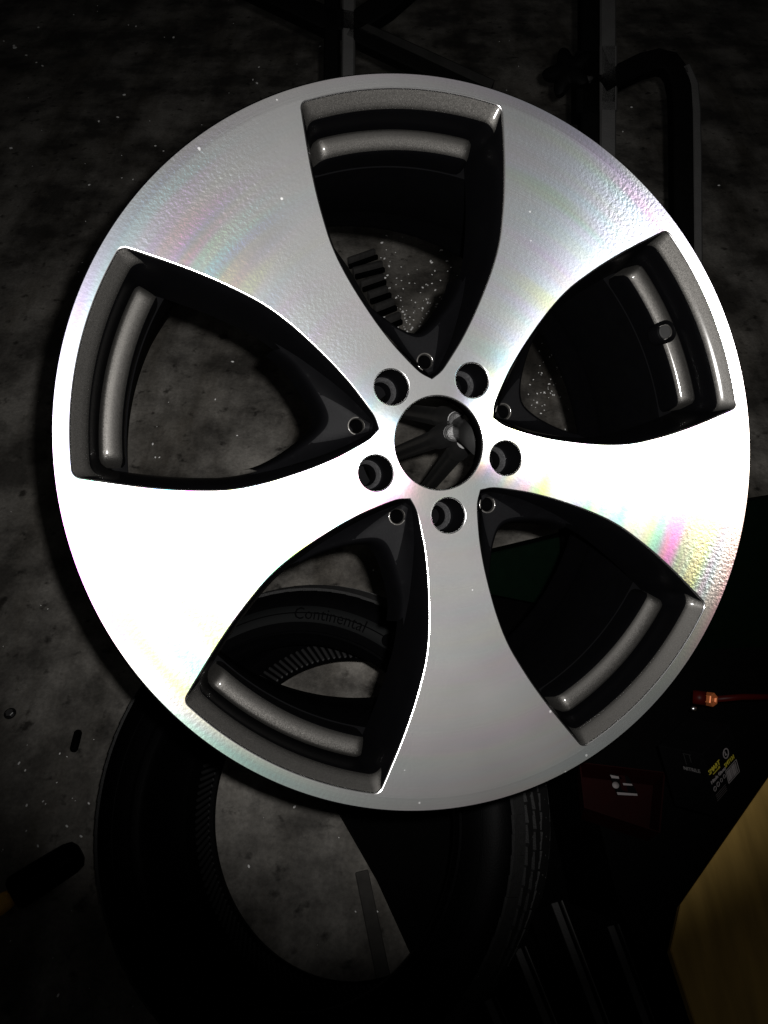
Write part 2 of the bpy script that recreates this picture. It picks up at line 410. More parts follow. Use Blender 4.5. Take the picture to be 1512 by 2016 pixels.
for k in range(5):
    c = LUGA[k]
    sub_face('spoke', lambda r, t: 0.0665 <= r <= R_CR and abs((t - c + math.pi) % (2 * math.pi) - math.pi) <= R(36))

# window pockets: bright cut edge, then painted walls going back
LV = [(R_ARC, 0.0, .0060, .0434, 0.0), (R_ARC - .0005, .0005, .0058, .0438, -.00012), (R_ARC - .0009, .0009, .0057, .0441, -.0005), (R_ARC - .0011, .0011, .0056, .0443, -.0011)]
LW = [(R_ARC - .0011, .0011, .0056, .0443, -.0011), (R_ARC - .0030, .0018, .0060, .0450, -.0023), (.2300, .0028, .0074, .0456, -.0047), (.2274, .0034, .0084, .0460, -.0064), (.2258, .0040, .0090, .0466, -.0084),
      (.2246, .0052, .0092, .0472, -.0135), (.2224, .0068, .0095, .0480, -.0220), (.2212, .0085, .0095, .0490, -.0300), (.2204, .0096, .0095, .0500, -.0380), (.2198, .0106, .0095, .0510, -.0460), (.2192, .0109, .0095, .0520, -.0490)]
def wall_inset(z):
    for (a, b) in zip(LW, LW[1:]):
        if z >= b[4]: return a[1] + (b[1] - a[1]) * (z - a[4]) / (b[4] - a[4])
    return LW[-1][1]
def ring3(lv, k):
    ra, d, rc, tip, z = lv
    return [Vector((*rotp(u, v, k), z + zf(math.hypot(u0, v0)) * (1.0 if z > -.004 else max(0.0, 1 - (-z - .004) / .04)))) for (u, v), (u0, v0) in zip(window_loop(ra, d, rc, tip), W0)]
for k in range(5):
    bm = bmesh.new(); bm_rings(bm, [ring3(l, k) for l in LV]); link('cut_edge', bm, M_edge, wheel)
    bm = bmesh.new(); bm_rings(bm, [ring3(l, k) for l in LW]); nf = len(W0)
    nc0, nc1 = 44 + 1, 44 + 20 + 40 - 2
    bm.faces.ensure_lookup_table()
    for fi, f in enumerate(bm.faces):
        lvl, i = divmod(fi, nf)
        f.material_index = 0 if (lvl <= 3 and nc0 <= i <= nc1) else 1
    pocket = link('window_pocket', bm, M_gun, wheel); pocket.data.materials.append(M_wall)
    # web across the narrow end, with a small blind hole
    U1 = 0.121
    def zweb(u, v):
        w_ = max(half(u) - 0.006, 1e-3); q = min(1.0, abs(v) / w_)
        return -0.0195 - 0.35 * (u - 0.055) + 0.006 * max(0, (q - 0.45) / 0.55) ** 2
    def wside(u): return half(u) - wall_inset(zweb(u, 0)) + .0012
    lp = [p for p in window_loop(.2198, .0108, .0095, .0755, .036) if p[0] < U1 - .003 and p[1] >= 0]
    e0 = sorted(lp, key=lambda p: -p[1]); e0 = [(u, -v) for u, v in e0] + [(u, v) for u, v in reversed(e0) if v > 1e-6]
    if abs(e0[0][1]) < 1e-6: e0 = e0[::-1]
    lft = [(u, wside(u)) for u in [0.0485 + (U1 - 0.0485) * i / 20 for i in range(21)]]
    poly = [(0.0470, 0.0)] + lft + list(reversed(e0)) + [(u, -v) for u, v in reversed(lft)]
    hole = circ(0.0572, 0, R_WEB, 28)
    vs = list(poly) + list(hole); n0 = len(poly)
    es = [(i, (i + 1) % n0) for i in range(n0)] + [(n0 + i, n0 + (i + 1) % 28) for i in range(28)]
    lip = [(0.0492, 0.0)] + [(u, .60 * wside(u)) for u in [0.0500 + .0016 * i for i in range(26)]]
    e_in = [(u + .0008, v) for u, v in e0]
    lip = [p for p in lip if not (abs(p[0]) > .05 and inside(p, [(.2, -.1), (.2, .1)] + [(u - .0012, v) for u, v in reversed(e0)]))]
    lip2 = lip + [(u, -v) for u, v in reversed(lip[1:])]
    b0 = len(vs); vs.extend(lip2); es.extend((b0 + i, b0 + i + 1) for i in range(len(lip) - 1)); es.extend((b0 + len(lip) + i, b0 + len(lip) + i + 1) for i in range(len(lip) - 2))
    es.append((b0 + len(lip2) - 1, b0))
    for a in range(30):
        for b in range(-18, 19):
            p = (0.047 + a * 0.0025, b * 0.0025)
            if inside(p, poly) and math.hypot(p[0] - .0572, p[1]) > R_WEB + .001: vs.append(p)
    ov, oe, of, *_ = delaunay_2d_cdt([Vector(p) for p in vs], es, [], 0, 1e-7)
    bm = bmesh.new(); bv = [bm.verts.new((*rotp(p[0], p[1], k), zweb(p[0], p[1]))) for p in ov]
    for f in of:
        c = sum((ov[i] for i in f), Vector((0, 0))) / len(f)
        if inside(c, poly) and not inside(c, hole): bm.faces.new([bv[i] for i in f])
    for v in [v for v in bm.verts if not v.link_faces]: bm.verts.remove(v)
    for f in bm.faces:
        cc = f.calc_center_median(); th = AX + R(72) * k; u_ = cc.x * math.cos(th) + cc.y * math.sin(th); v_ = -cc.x * math.sin(th) + cc.y * math.cos(th)
        if abs(v_) > .60 * wside(u_) or u_ < .0492: f.material_index = 1
    nweb = len(bm.faces)
    rows = []
    for du, dz in ((0, 0), (.0012, -.0006), (.0028, -.0026), (.0042, -.0062), (.0052, -.0140), (.0060, -.0230), (.0064, -.0270)):
        rows.append([Vector((*rotp(u + du, v * (1 - du * 4), k), zweb(u, v) + dz)) for u, v in e0])
    bm_rings(bm, rows, closed=False)
    bm.faces.ensure_lookup_table()
    for f in bm.faces[nweb:]: f.material_index = 1
    bmesh.ops.remove_doubles(bm, verts=bm.verts, dist=1e-5)
    web = link('web', bm, M_web, wheel); web.data.materials.append(M_barrel)  # web sides and rolled edge in black, shade put into the colour
    bm = bmesh.new()
    hx, hy = rotp(0.0572, 0, k); zz = zweb(.0572, 0)
    bm_lathe(bm, [(R_WEB + .0011, .00015), (R_WEB + .0006, .0005), (R_WEB, .0001), (R_WEB - .0004, -.002)], 28, Matrix.Translation((hx, hy, zz)))
    link('hole_rim', bm, M_edge if False else M_gun, web)
    bm = bmesh.new()
    bm_lathe(bm, [(R_WEB - .0004, -.0018), (R_WEB - .0005, -.030)], 28, Matrix.Translation((hx, hy, zz)), cap1=True)
    link('blind_hole', bm, M_barrel, web, smooth=30)

# pads on the barrel in each window, and the valve hole
def pad_bm(k):
    bm = bmesh.new(); rings = []
    A = R(15.9)
    prof = [(.2215, -.036), (.2207, -.0275), (.2194, -.0246), (.2176, -.0238), (.2130, -.0248), (.2092, -.0264), (.2070, -.0286), (.2060, -.0320), (.2055, -.040), (.2055, -.052)]
    n = 44
    for i in range(n + 1):
        t = -1 + 2 * i / n; a = AX + R(72) * k + A * t
        e = max(0.0, (abs(t) - 0.88) / 0.12); q = 1 - math.sqrt(max(0, 1 - e * e))
        ring = []
        for r, z in prof:
            z2 = z - 0.016 * q; r2 = r + (0.2125 - r) * 0.35 * q
            ring.append(Vector((r2 * math.cos(a), r2 * math.sin(a), z2)))
        rings.append(ring)
    bm_rings(bm, rings, closed=False, cap0=True, cap1=True)
    bm.faces.ensure_lookup_table()
    for fi, f in enumerate(bm.faces):
        if fi % 9 >= 6 and fi < 9 * n: f.material_index = 1
    return bm
for k in range(5): link('barrel_pad', pad_bm(k), M_gun, wheel, smooth=60).data.materials.append(M_wall)
def wheel_ray(px, py, z):
    Mi = MW.inverted(); o = Mi @ Vector((0, 0, CAM_H)); d = (Mi.to_3x3() @ (at(px, py, 1.0) - Vector((0, 0, CAM_H))))
    return o + d * ((z - o.z) / d.z)
vp = wheel_ray(1313, 652, -0.0215)
bm = bmesh.new(); bm_lathe(bm, [(.0088, -.012), (.0086, -.0005), (.0078, .0004), (.0070, 0.0), (.0066, -.003), (.0055, -.004)], 36, Matrix.Translation(vp))
valve = link('valve_hole', bm, M_barrel, wheel)
bm = bmesh.new(); bm_lathe(bm, [(.0052, -.004), (.0050, -.0022), (.0044, -.0018)], 32, Matrix.Translation(vp), cap1=True)
link('hole_plug', bm, simple('dull_grey_plug', (.011, .011, .011), .8, 0, spec=.05), valve, smooth=30)

# lug holes: dark sleeve, scuffed conical seat
for a in LUGA:
    x, y = PCD * math.cos(a), PCD * math.sin(a); z0 = zf(PCD); T = Matrix.Translation((x, y, z0))
    bm = bmesh.new(); bm_lathe(bm, [(R_LUG + .0001, .0002), (R_LUG - .0006, -.0001), (R_LUG - .0009, -.0009)], 56, T); eg = link('lug_hole_edge', bm, M_edge, wheel)
    bm = bmesh.new(); bm_lathe(bm, [(R_LUG - .0009, -.0009), (R_LUG - .0012, -.020), (R_LUG - .0020, -.0215), (.0101, -.022)], 56, T); sl = link('lug_hole', bm, M_barrel, wheel)
    bm = bmesh.new(); bm_lathe(bm, [(.0101, -.022), (.0097, -.0226), (.0086, -.0246), (.0079, -.0262), (.0077, -.0268)], 48, T); link('lug_seat', bm, M_seat, sl, smooth=30)
    bm = bmesh.new(); bm_lathe(bm, [(.0077, -.0268), (.0076, -.0290), (.0072, -.0300), (.0072, -.0420)], 32, T); link('lug_bore', bm, M_barrel, sl, smooth=30)
T = Matrix.Translation((0, 0, zf(R_BORE)))
bm = bmesh.new(); bm_lathe(bm, [(R_BORE, 0), (R_BORE - .0006, -.0002), (R_BORE - .0009, -.0008), (R_BORE - .0010, -.0022), (R_BORE - .0004, -.0026), (R_BORE - .0005, -.0034)], 110, T); link('bore_edge', bm, M_edge, wheel)
bm = bmesh.new(); bm_lathe(bm, [(R_BORE - .0005, -.0034), (R_BORE - .0007, -.012), (.0345, -.0135), (.0362, -.0150)], 96, T); link('centre_bore', bm, M_barrel, wheel)

# barrel, rear of the spokes
bm = bmesh.new()
bm_lathe(bm, [(.2450, -.0008), (.2462, -.0014), (.2468, -.0034), (.2466, -.0100), (.2440, -.0150), (.2350, -.0170), (.2300, -.0220), (.2285, -.0480), (.2180, -.0600), (.2110, -.0720), (.2110, -.1100), (.2230, -.1260), (.2290, -.1700), (.2300, -.1800), (.2370, -.1860), (.2380, -.1900), (.2360, -.1925),
              (.2140, -.1915), (.2098, -.1895), (.2090, -.1870), (.2086, -.1800), (.2080, -.1500), (.2065, -.1420), (.2052, -.1380), (.2050, -.0700), (.2046, -.0520), (.2110, -.0500), (.2215, -.0480), (.2265, -.0300), (.2300, -.0160), (.2400, -.0060), (.2430, -.0014)], 180, loop_end=True)
link('rim_barrel', bm, M_barrel, wheel, smooth=50)
W9 = [[rotp(u, v, k) for u, v in window_loop(.2192, .0103, .0095, .0700)] for k in range(5)]
bv2, bt2 = plate(.2150, W9, [circ(0, 0, .0460, 64)], 0.009)
bm = bmesh.new(); b_ = [bm.verts.new((x, y, -.0495)) for x, y in bv2]
for t in bt2: bm.faces.new([b_[i] for i in t])
for v in [v for v in bm.verts if not v.link_faces]: bm.verts.remove(v)
link('spoke_back', bm, M_barrel, wheel)


# ------------------------------------------------------------------ tyre leaning behind the wheel
def cam_axes(o, zc, xc):
    """world matrix: origin o (world), z axis and rough x axis given in camera space"""
    z = (MC.to_3x3() @ Vector(zc)).normalized(); x = (MC.to_3x3() @ Vector(xc)); x = (x - z * x.dot(z)).normalized(); y = z.cross(x)
    m = Matrix((x, y, z)).transposed().to_4x4(); m.translation = o; return m
TY_W, TY_O, TY_B = 0.215, 0.3185, 0.2286
MTY = cam_axes(at(626, 1602, 1.165), (-0.36, 0.29, 0.88), (1, 0, 0))
tyre = empty('car_tyre', MTY, 'loose black low profile tyre leaning on the floor behind the wheel, lower left', 'tyre')
h = TY_W / 2
wall = [(TY_O - .010, h * .86), (TY_O - .020, h * .97), (.282, h * 1.02), (.262, h * 1.03), (.250, h * 1.0), (.2445, h * .985), (.2435, h * 1.0), (.2405, h * 1.0), (.2395, h * .975), (.233, h * .93), (TY_B + .0005, h * .88), (TY_B - .001, h * .80), (TY_B + .004, h * .76)]
inner = [(TY_B + .004, h * .76), (.240, h * .80), (.262, h * .88), (.285, h * .86), (.300, h * .66), (.3055, 0)]
sec = wall + inner[1:]
full = sec + [(r, -z) for r, z in reversed(sec[:-1])]
full += [(TY_O - .010, -h * .86), (TY_O - .0085, -h * .5), (TY_O - .0075, 0), (TY_O - .0085, h * .5)][1:]
bm = bmesh.new(); bm_lathe(bm, full, 160, loop_end=True); link('carcass', bm, M_rubber, tyre, smooth=40)
bm = bmesh.new()                                                     # moulded tread blocks, one piece of rubber
NB = 84
rows = [(-.088, .022, .0), (-.056, .030, .3), (-.018, .030, .6), (.022, .030, .1), (.058, .030, .45), (.089, .022, .8)]
for zc, wz, ph in rows:
    for i in range(NB):
        a = 2 * math.pi * (i + ph) / NB + random.uniform(-.003, .003)
        rr = TY_O - .004 - (abs(zc) / .1) ** 3 * .011
        skew = .5 if zc > 0 else -.5
        M = Matrix.Rotation(a, 4, 'Z') @ Matrix.Translation((rr, 0, zc)) @ Matrix.Rotation(skew * (.6 if abs(zc) < .07 else .12), 4, 'X') @ Matrix.Rotation(-math.copysign(.42, zc) * (abs(zc) > .07), 4, 'Y')
        bm_box(bm, (0.0085, 2 * math.pi * TY_O / NB * (.93 if abs(zc) < .07 else .985), wz), M)
link('tread', bm, M_tread, tyre, smooth=False)
bm = bmesh.new()                                                     # fine slanted ribs round the far bead
for i in range(150):
    a = 2 * math.pi * i / 150
    M = Matrix.Rotation(a, 4, 'Z') @ Matrix.Translation((.2470, 0, -h * .80)) @ Matrix.Rotation(R(14), 4, 'Y') @ Matrix.Rotation(.5, 4, 'Z')
    bm_box(bm, (.036, .0050, .006), M, .0012, 1)
link('bead_ribs', bm, simple('ribbed_inner_rubber', (.0068, .0068, .007), .6, 0, spec=.2), tyre, smooth=False)
bm = bmesh.new(); bm_lathe(bm, [(.2700, h * 1.027), (.2695, h * 1.036), (.2685, h * 1.036), (.2680, h * 1.027)], 160); link('sidewall_line', bm, M_rubber, tyre)
def text_mesh(body, size, depth=0.0004):
    c = bpy.data.curves.new('lettering', 'FONT'); c.body = body; c.size = size; c.extrude = depth; c.align_x = 'CENTER'; c.align_y = 'CENTER'; c.resolution_u = 2
    o = bpy.data.objects.new('lettering', c); col.objects.link(o); bpy.context.view_layer.update()
    me = bpy.data.meshes.new_from_object(o.evaluated_get(bpy.context.evaluated_depsgraph_get()))
    bpy.data.objects.remove(o); bpy.data.curves.remove(c); return me
def sidewall_text(body, size, r, ang):
    me = text_mesh(body, size)
    for v in me.vertices:                                            # bend the line of letters along the wall, tops outward
        a = ang - v.co.x / r; rad = r + v.co.y; z = h * 1.030 + v.co.z
        v.co = (rad * math.cos(a), rad * math.sin(a), z)
    return me
band = bmesh.new()
bm_rings(band, [[Vector((r * math.cos(R(40 + 80 * i / 60)), r * math.sin(R(40 + 80 * i / 60)), z)) for i in range(61)] for r, z in ((.2560, h * 1.030), (.2565, h * 1.034), (.2785, h * 1.0285), (.2790, h * 1.022))], closed=False)
link('sidewall_band', band, M_letter, tyre)
link_me('lettering', sidewall_text('Continental', .024, .2672, R(76)), M_rubber, tyre, False)
bm = bmesh.new(); bm_lathe(bm, [(.0085, -.0004), (.0085, .0010), (.0078, .0013)], 28, Matrix.Translation((.2672 * math.cos(R(56)), .2672 * math.sin(R(56)), h * 1.031)), cap1=True); link('emblem', bm, M_rubber, tyre)

# ------------------------------------------------------------------ folding stand that carries the wheel (seen through the centre bore)
apex = at(909, 842, 0.70)
stand = empty('tripod_stand', Matrix.Translation(fl(735, 900)), 'glossy black tripod stand with bolted head seen through the wheel centre', 'stand')
IS = Matrix.Translation(-fl(735, 900))
feet = [fl(690, 792), fl(672, 935), fl(785, 1030)]
tops = [at(897, 826, .705), at(889, 852, .695), at(915, 868, .705)]
for f_, t_ in zip(feet, tops):
    bm = bmesh.new(); d = (t_ - f_)
    bm_tube(bm, [IS @ (f_ + Vector((0, 0, .012))), IS @ (f_ + d * .5), IS @ (f_ + d * .97)], [.0098, .0094, .009], 16)
    leg = link('leg', bm, M_darkmetal, stand, smooth=50)
    bm = bmesh.new(); bm_tube(bm, [IS @ f_, IS @ (f_ + Vector((0, 0, .02)) + d * .02)], [.017, .0145], 16); link('rubber_foot', bm, M_rubber, leg, smooth=50)
    bm = bmesh.new(); bm_tube(bm, [IS @ (f_ + d * .955), IS @ (f_ + d * .985), IS @ (f_ + d * 1.0)], [.0108, .0108, .007], 16); link('leg_cap', bm, M_darkmetal, leg, smooth=50)
bm = bmesh.new(); bm_lathe(bm, [(.006, -.02), (.013, -.017), (.014, -.004), (.0125, .0), (.008, .002)], 28, IS @ cam_axes(apex, (-.2, -.1, 1), (1, 0, 0)), cap0=True, cap1=True); link('head', bm, M_head, stand, smooth=50)
for q in ((899, 828, .690), (925, 842, .688), (893, 852, .682), (914, 858, .687)):
    bm = bmesh.new(); MM = IS @ cam_axes(at(*q), (random.uniform(-.5, .3), random.uniform(-.3, .3), 1), (1, 0, 0))
    bm_lathe(bm, [(.0072, -.006), (.0076, -.001), (.0070, .0), (.0062, .0005), (.0058, .0030), (.0044, .0036)], 24, MM, cap0=True, cap1=True); link('bolt', bm, M_head, stand, smooth=40)
bm = bmesh.new(); hub_back = MW @ Vector((.052, 0.004, -.052)); bm_tube(bm, [IS @ apex, IS @ (apex * .5 + hub_back * .5), IS @ hub_back], [.012, .012, .014], 16); link('support_arm', bm, M_darkmetal, stand)

# ------------------------------------------------------------------ square tube frame with sleeve, knob and bent handle (upper right)
def tube_pair(name, pts, rad, parent, IM, up, side, off):
    """black square tube without its lit side bar"""
    bm = bmesh.new(); bm_tube(bm, [IM @ p for p in pts], rad, square=True, up=up); t = link(name, bm, M_black, parent, smooth=30)
    return t
UPC = (MC.to_3x3() @ Vector((0, 0, 1)))          # towards the viewer
XC = (MC.to_3x3() @ Vector((1, 0, 0))); YC = (MC.to_3x3() @ Vector((0, 1, 0)))
DF = 1.30; PX = DF / F_PX                           # metres per photo pixel at the frame
def strip(name, pts, wid, dep, m, parent, IM):
    """bar of rectangular section facing the viewer: pts are (px,py) of its centre line"""
    rings = []
    P = [at(x, y, DF) for x, y in pts]
    for i, p in enumerate(P):
        a = P[max(0, i - 1)]; b = P[min(len(P) - 1, i + 1)]; t = (b - a).normalized(); s = t.cross(UPC).normalized()
        c = .0025
        q = [(-wid / 2 + c, 0), (wid / 2 - c, 0), (wid / 2, -c), (wid / 2, -dep + c), (wid / 2 - c, -dep), (-wid / 2 + c, -dep), (-wid / 2, -dep + c), (-wid / 2, -c)]
        rings.append([IM @ (p + s * u + UPC * v) for u, v in q])
    bm = bmesh.new(); bm_rings(bm, rings, True, True, True); return link(name, bm, m, parent, smooth=30)
base = at(1180, 330, DF); IF = Matrix.Translation(-base)
frame_o = empty('tube_frame', Matrix.Translation(base), 'black square tube frame with clamp sleeve and bent handle, upper right', 'frame')
strip('post', [(1163, -160), (1163, 620)], 36 * PX, .030, M_black, frame_o, IF)  # black bar beside a grey one: the tube's shade and light as colours
strip('post_lit_side', [(1198, -160), (1198, 200), (1197, 620)], 32 * PX, .030, M_steel_litside, frame_o, IF)
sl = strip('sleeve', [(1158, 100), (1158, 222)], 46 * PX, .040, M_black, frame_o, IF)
strip('sleeve_lit_side', [(1199, 90), (1199, 216)], 35 * PX, .036, M_steel_litside, frame_o, IF)
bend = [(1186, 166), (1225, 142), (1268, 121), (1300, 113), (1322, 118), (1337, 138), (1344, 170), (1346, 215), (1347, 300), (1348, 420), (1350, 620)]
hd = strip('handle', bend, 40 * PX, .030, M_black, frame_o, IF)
strip('handle_lit_side', [(1352, 128), (1368, 165), (1372, 215), (1374, 300), (1375, 420), (1376, 620)], 18 * PX, .026, M_steel_litside, frame_o, IF)
# star knob on its screw
KM = IF @ cam_axes(at(1118, 142, DF - .035), (-.45, .1, 1), (1, 0, 0))
bm = bmesh.new(); ring0 = []
n = 60; prof = []
for j, (k, z) in enumerate(((.80, -.008), (1.0, -.005), (1.0, .005), (.82, .009), (.4, .011))):
    prof.append([KM @ Vector(((.031 + .0085 * math.cos(5 * t)) * k * math.cos(t + .5), (.031 + .0085 * math.cos(5 * t)) * k * math.sin(t + .5), z)) for t in [2 * math.pi * i / n for i in range(n)]])
bm_rings(bm, prof, True, True, True); kn = link('star_knob', bm, M_black, frame_o, smooth=40)
bm = bmesh.new(); bm_tube(bm, [IF @ at(1118, 142, DF - .03), IF @ at(1160, 158, DF - .004)], .006, 14); link('knob_screw', bm, M_steel_litside, kn)
bm = bmesh.new(); bm_tube(bm, [IF @ at(1136, 132, DF - .026), IF @ at(1140, 146, DF - .027), IF @ at(1152, 156, DF - .022), IF @ at(1166, 154, DF - .01)], .0042, 12, up=UPC); link('screw_loop', bm, M_steel_litside, kn)

# second frame, top centre
base2 = at(680, 60, DF); IF2 = Matrix.Translation(-base2)
frame2 = empty('tube_frame', Matrix.Translation(base2), 'dark tube frame with post, cross bar and sloping brace above the wheel top', 'frame')
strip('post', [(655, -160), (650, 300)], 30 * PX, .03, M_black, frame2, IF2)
strip('post_lit_side', [(688, -160), (684, 300)], 26 * PX, .03, M_steel_litside, frame2, IF2)
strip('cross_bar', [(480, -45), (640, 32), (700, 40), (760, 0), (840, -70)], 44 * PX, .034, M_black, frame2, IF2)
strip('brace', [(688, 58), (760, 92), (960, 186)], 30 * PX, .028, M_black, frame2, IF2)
strip('brace_lit_side', [(700, 46), (770, 76), (970, 166)], 22 * PX, .024, simple('lit_side_dark_grey', (.0045, .0044, .0042), .7, 0, spec=.03, var=.5, scale=40), frame2, IF2)  # paler bar standing for the lit side of the brace

# ------------------------------------------------------------------ low tool chest and what lies on it (lower right)
M_tool = simple('black_chest_paint', (.0006, .0006, .0006), .65, 0, spec=.02)
M_slat_highlight = simple('slat_edge_highlight', (.06, .06, .058), .5, .3, var=.4, scale=120)  # highlight along the slat edges put into a pale colour
M_ochre = simple('ochre_plywood', (.46, .30, .085), .75, 0, spec=.1, var=.6, scale=9, bump=.3, bscale=160)
for n_ in M_ochre.node_tree.nodes:                                   # long wood grain
    if n_.type == 'TEX_NOISE' and n_.inputs['Scale'].default_value == 9:
        mp_ = N(M_ochre.node_tree, 'ShaderNodeMapping'); mp_.inputs['Scale'].default_value = (5, .8, 1); mp_.inputs['Rotation'].default_value = (0, 0, .45)
        tcn = [q for q in M_ochre.node_tree.nodes if q.type == 'TEX_COORD'][0]
        M_ochre.node_tree.links.new(tcn.outputs['Object'], mp_.inputs['Vector']); M_ochre.node_tree.links.new(mp_.outputs[0], n_.inputs['Vector'])
M_red = simple('dark_red_plastic', (.005, .0002, .0002), .5, 0, spec=.06)
M_white = simple('white_print', (.11, .10, .10), .7, 0, spec=.2, var=.15)
M_yellow = simple('yellow_print', (.20, .17, .012), .7, 0, spec=.2, var=.15)
M_blackcard = simple('black_card', (.0011, .0011, .0012), .65, 0, spec=.02)
M_finger0 = simple('worn_strip_rubber', (.040, .038, .035), .8, 0, spec=.1, var=.4, scale=60)
M_copper = simple('copper_orange', (.35, .10, .03), .5, .5, var=.4, scale=300)
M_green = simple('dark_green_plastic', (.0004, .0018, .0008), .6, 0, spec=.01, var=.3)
M_orange = simple('amber_plastic', (.62, .33, .03), .5, 0, var=.35, scale=200)

CH = 0.30                                            # height of the chest top
cpts = [fl(1110, 1330, CH), fl(1300, 1288, CH), fl(1640, 1270, CH), fl(1700, 2100, CH), fl(1375, 2100, CH), fl(1225, 1790, CH)]
cb = sum(cpts, Vector()) / 6; cb.z = 0
chest = empty('tool_chest', Matrix.Translation(cb), 'low black tool chest in the dark at the lower right', 'tool chest')
def prism(bm, pts, z0, z1, off):
    a = [Vector((p.x, p.y, z0)) - off for p in pts]; b = [Vector((p.x, p.y, z1)) - off for p in pts]
    bm_rings(bm, [a, b], True, True, True)
bm = bmesh.new(); prism(bm, cpts, 0.02, CH - .012, cb); link('body', bm, M_tool, chest, smooth=False)
ctr = sum(cpts, Vector()) / 6
bm = bmesh.new(); prism(bm, [ctr + (p - ctr) * 1.015 for p in cpts], CH - .0115, CH, cb)
link('lid', bm, M_tool, chest, smooth=False)

board_px = [(1530, 1506), (1340, 1780), (1320, 1870), (1376, 2040), (1560, 2080), (1620, 1700)]
bp_ = [fl(x, y, CH + .016) for x, y in board_px]; bc = sum(bp_, Vector()) / len(bp_); bc.z = CH
bm = bmesh.new(); prism(bm, bp_, CH + .001, CH + .016, bc)
bmesh.ops.bevel(bm, geom=[e for e in bm.edges if abs(e.verts[0].co.z - e.verts[1].co.z) < .001 and e.verts[0].co.z > .01], offset=.001, segments=2, affect='EDGES')
o = link('plywood_board', bm, M_ochre, None, smooth=False); o.location = bc
tag(o, 'ochre coloured board with a clipped corner at the lower right', 'board')

# slatted ramp on the floor under the tyre
sd = [((1106, 1772), (1205, 2030)), ((1034, 1862), (1102, 2030)), ((1217, 1818), (1300, 2040)), ((975, 1960), (1010, 2040))]
SH = 0.27
rb = fl(1150, 1950, SH); rb.z = 0
crate2 = empty('slatted_crate', Matrix.Translation(rb), 'black crate with pale slat edges between the tyre and the chest', 'crate')
IR = Matrix.Translation(-rb)
for k, (a, b) in enumerate(sd):
    A, B = fl(*a, SH), fl(*b, SH); t = (B - A).normalized(); sv = t.cross(Vector((0, 0, 1))); sv = sv if sv.x > 0 else -sv
    L_ = (B - A).length; mid = (A + B) / 2
    bm = bmesh.new(); bm_box(bm, (L_, .046, .02), frame(IR @ (mid - sv * .0255 - Vector((0, 0, .0105))), t, Vector((0, 0, 1))), .0015, 1); slat = link('slat', bm, M_tool, crate2, smooth=False)
    bm = bmesh.new(); bm_box(bm, (L_, .0022, .02), frame(IR @ (mid - Vector((0, 0, .0095))), t, Vector((0, 0, 1))), .0008, 1); link('slat_lit_edge', bm, M_slat_highlight if k < 2 else M_steel_litside, slat, smooth=False)
    bm = bmesh.new(); bm_box(bm, (L_, .010, .018), frame(IR @ (mid - sv * .0105 - Vector((0, 0, .0088))), t, Vector((0, 0, 1))), .0008, 1); link('slat_face', bm, M_steel_litside, slat, smooth=False)
bpx = [fl(x, y, SH) for x, y in ((985, 1900), (1100, 1760), (1215, 1800), (1310, 2060), (960, 2060))]
bm = bmesh.new(); prism(bm, bpx, .003, SH - .022, rb); link('crate_box', bm, M_tool, crate2, smooth=False)
rb = fl(800, 1800)
ramp = empty('floor_ramp', Matrix.Translation(rb), 'flat black ramp plates on the floor seen through the hole of the tyre', 'ramp')
IR = Matrix.Translation(-rb)
A, B = fl(712, 1716, .008), fl(768, 1990, .008)
bm = bmesh.new(); bm_box(bm, ((B - A).length, .022, .012), frame(IR @ ((A + B) / 2), B - A, Vector((0, 0, 1))), .0015, 1); link('strip', bm, M_finger0, ramp, smooth=False)
slab_px = [(600, 1480), (1000, 1440), (1235, 1380), (1270, 1850), (1060, 2030), (862, 1990), (742, 1728)]
sp_ = [fl(x, y, .022) for x, y in slab_px]
bm = bmesh.new(); bm_rings(bm, [[IR @ Vector((p.x, p.y, .004)) for p in sp_], [IR @ p for p in sp_]], True, True, True); link('deck', bm, M_tool, ramp, smooth=False)
mp4 = [fl(x, y, .006) for x, y in ((955, 1150), (1250, 1130), (1320, 1430), (1000, 1440))]; mc4 = sum(mp4, Vector()) / 4; mc4.z = 0
bm = bmesh.new(); prism(bm, mp4, .001, .006, mc4); o = link('darkening_mat', bm, M_tool, None, smooth=False); o.location = mc4  # added flat sheet that blackens a sliver of lit floor
tag(o, 'added black mat darkening the floor beside the green crate', 'mat')

# red tray with a label
def slab(name, px_pts, depth, thick, m, label=None, cat=None, parent=None, IM=None):
    P = [at(x, y, depth if not isinstance(depth, (list, tuple)) else depth[i]) for i, (x, y) in enumerate(px_pts)]
    c = sum(P, Vector()) / len(P)
    nrm = (P[1] - P[0]).cross(P[2] - P[0]).normalized()
    if nrm.dot(UPC) < 0: nrm = -nrm
    org = c if IM is None else None
    f = (lambda p: p - c) if IM is None else (lambda p: IM @ p)
    bm = bmesh.new(); bm_rings(bm, [[f(p - nrm * thick) for p in P], [f(p) for p in P]], True, True, True)
    o = link(name, bm, m, parent, smooth=False)
    if IM is None: o.location = c
    if label: tag(o, label, cat)
    return o
tr = fl(1215, 1545, CH); ITR = Matrix.Translation(-tr)
tray = empty('red_tray', Matrix.Translation(tr), 'dark red tool tray with a small printed label on the chest', 'tray')
tq = [fl(1140, 1500, CH + .05), fl(1310, 1520, CH + .05), fl(1300, 1640, CH + .05), fl(1150, 1590, CH + .05)]
tc_ = sum(tq, Vector()) / 4
def ringq(k, z): return [ITR @ Vector((tc_.x + (p.x - tc_.x) * k, tc_.y + (p.y - tc_.y) * k, z)) for p in tq]
bm = bmesh.new(); bm_rings(bm, [ringq(.9, CH + .002), ringq(1, CH + .05), ringq(.96, CH + .05), ringq(.88, CH + .012)], True, True, True); link('tray_shell', bm, M_red, tray, smooth=False)
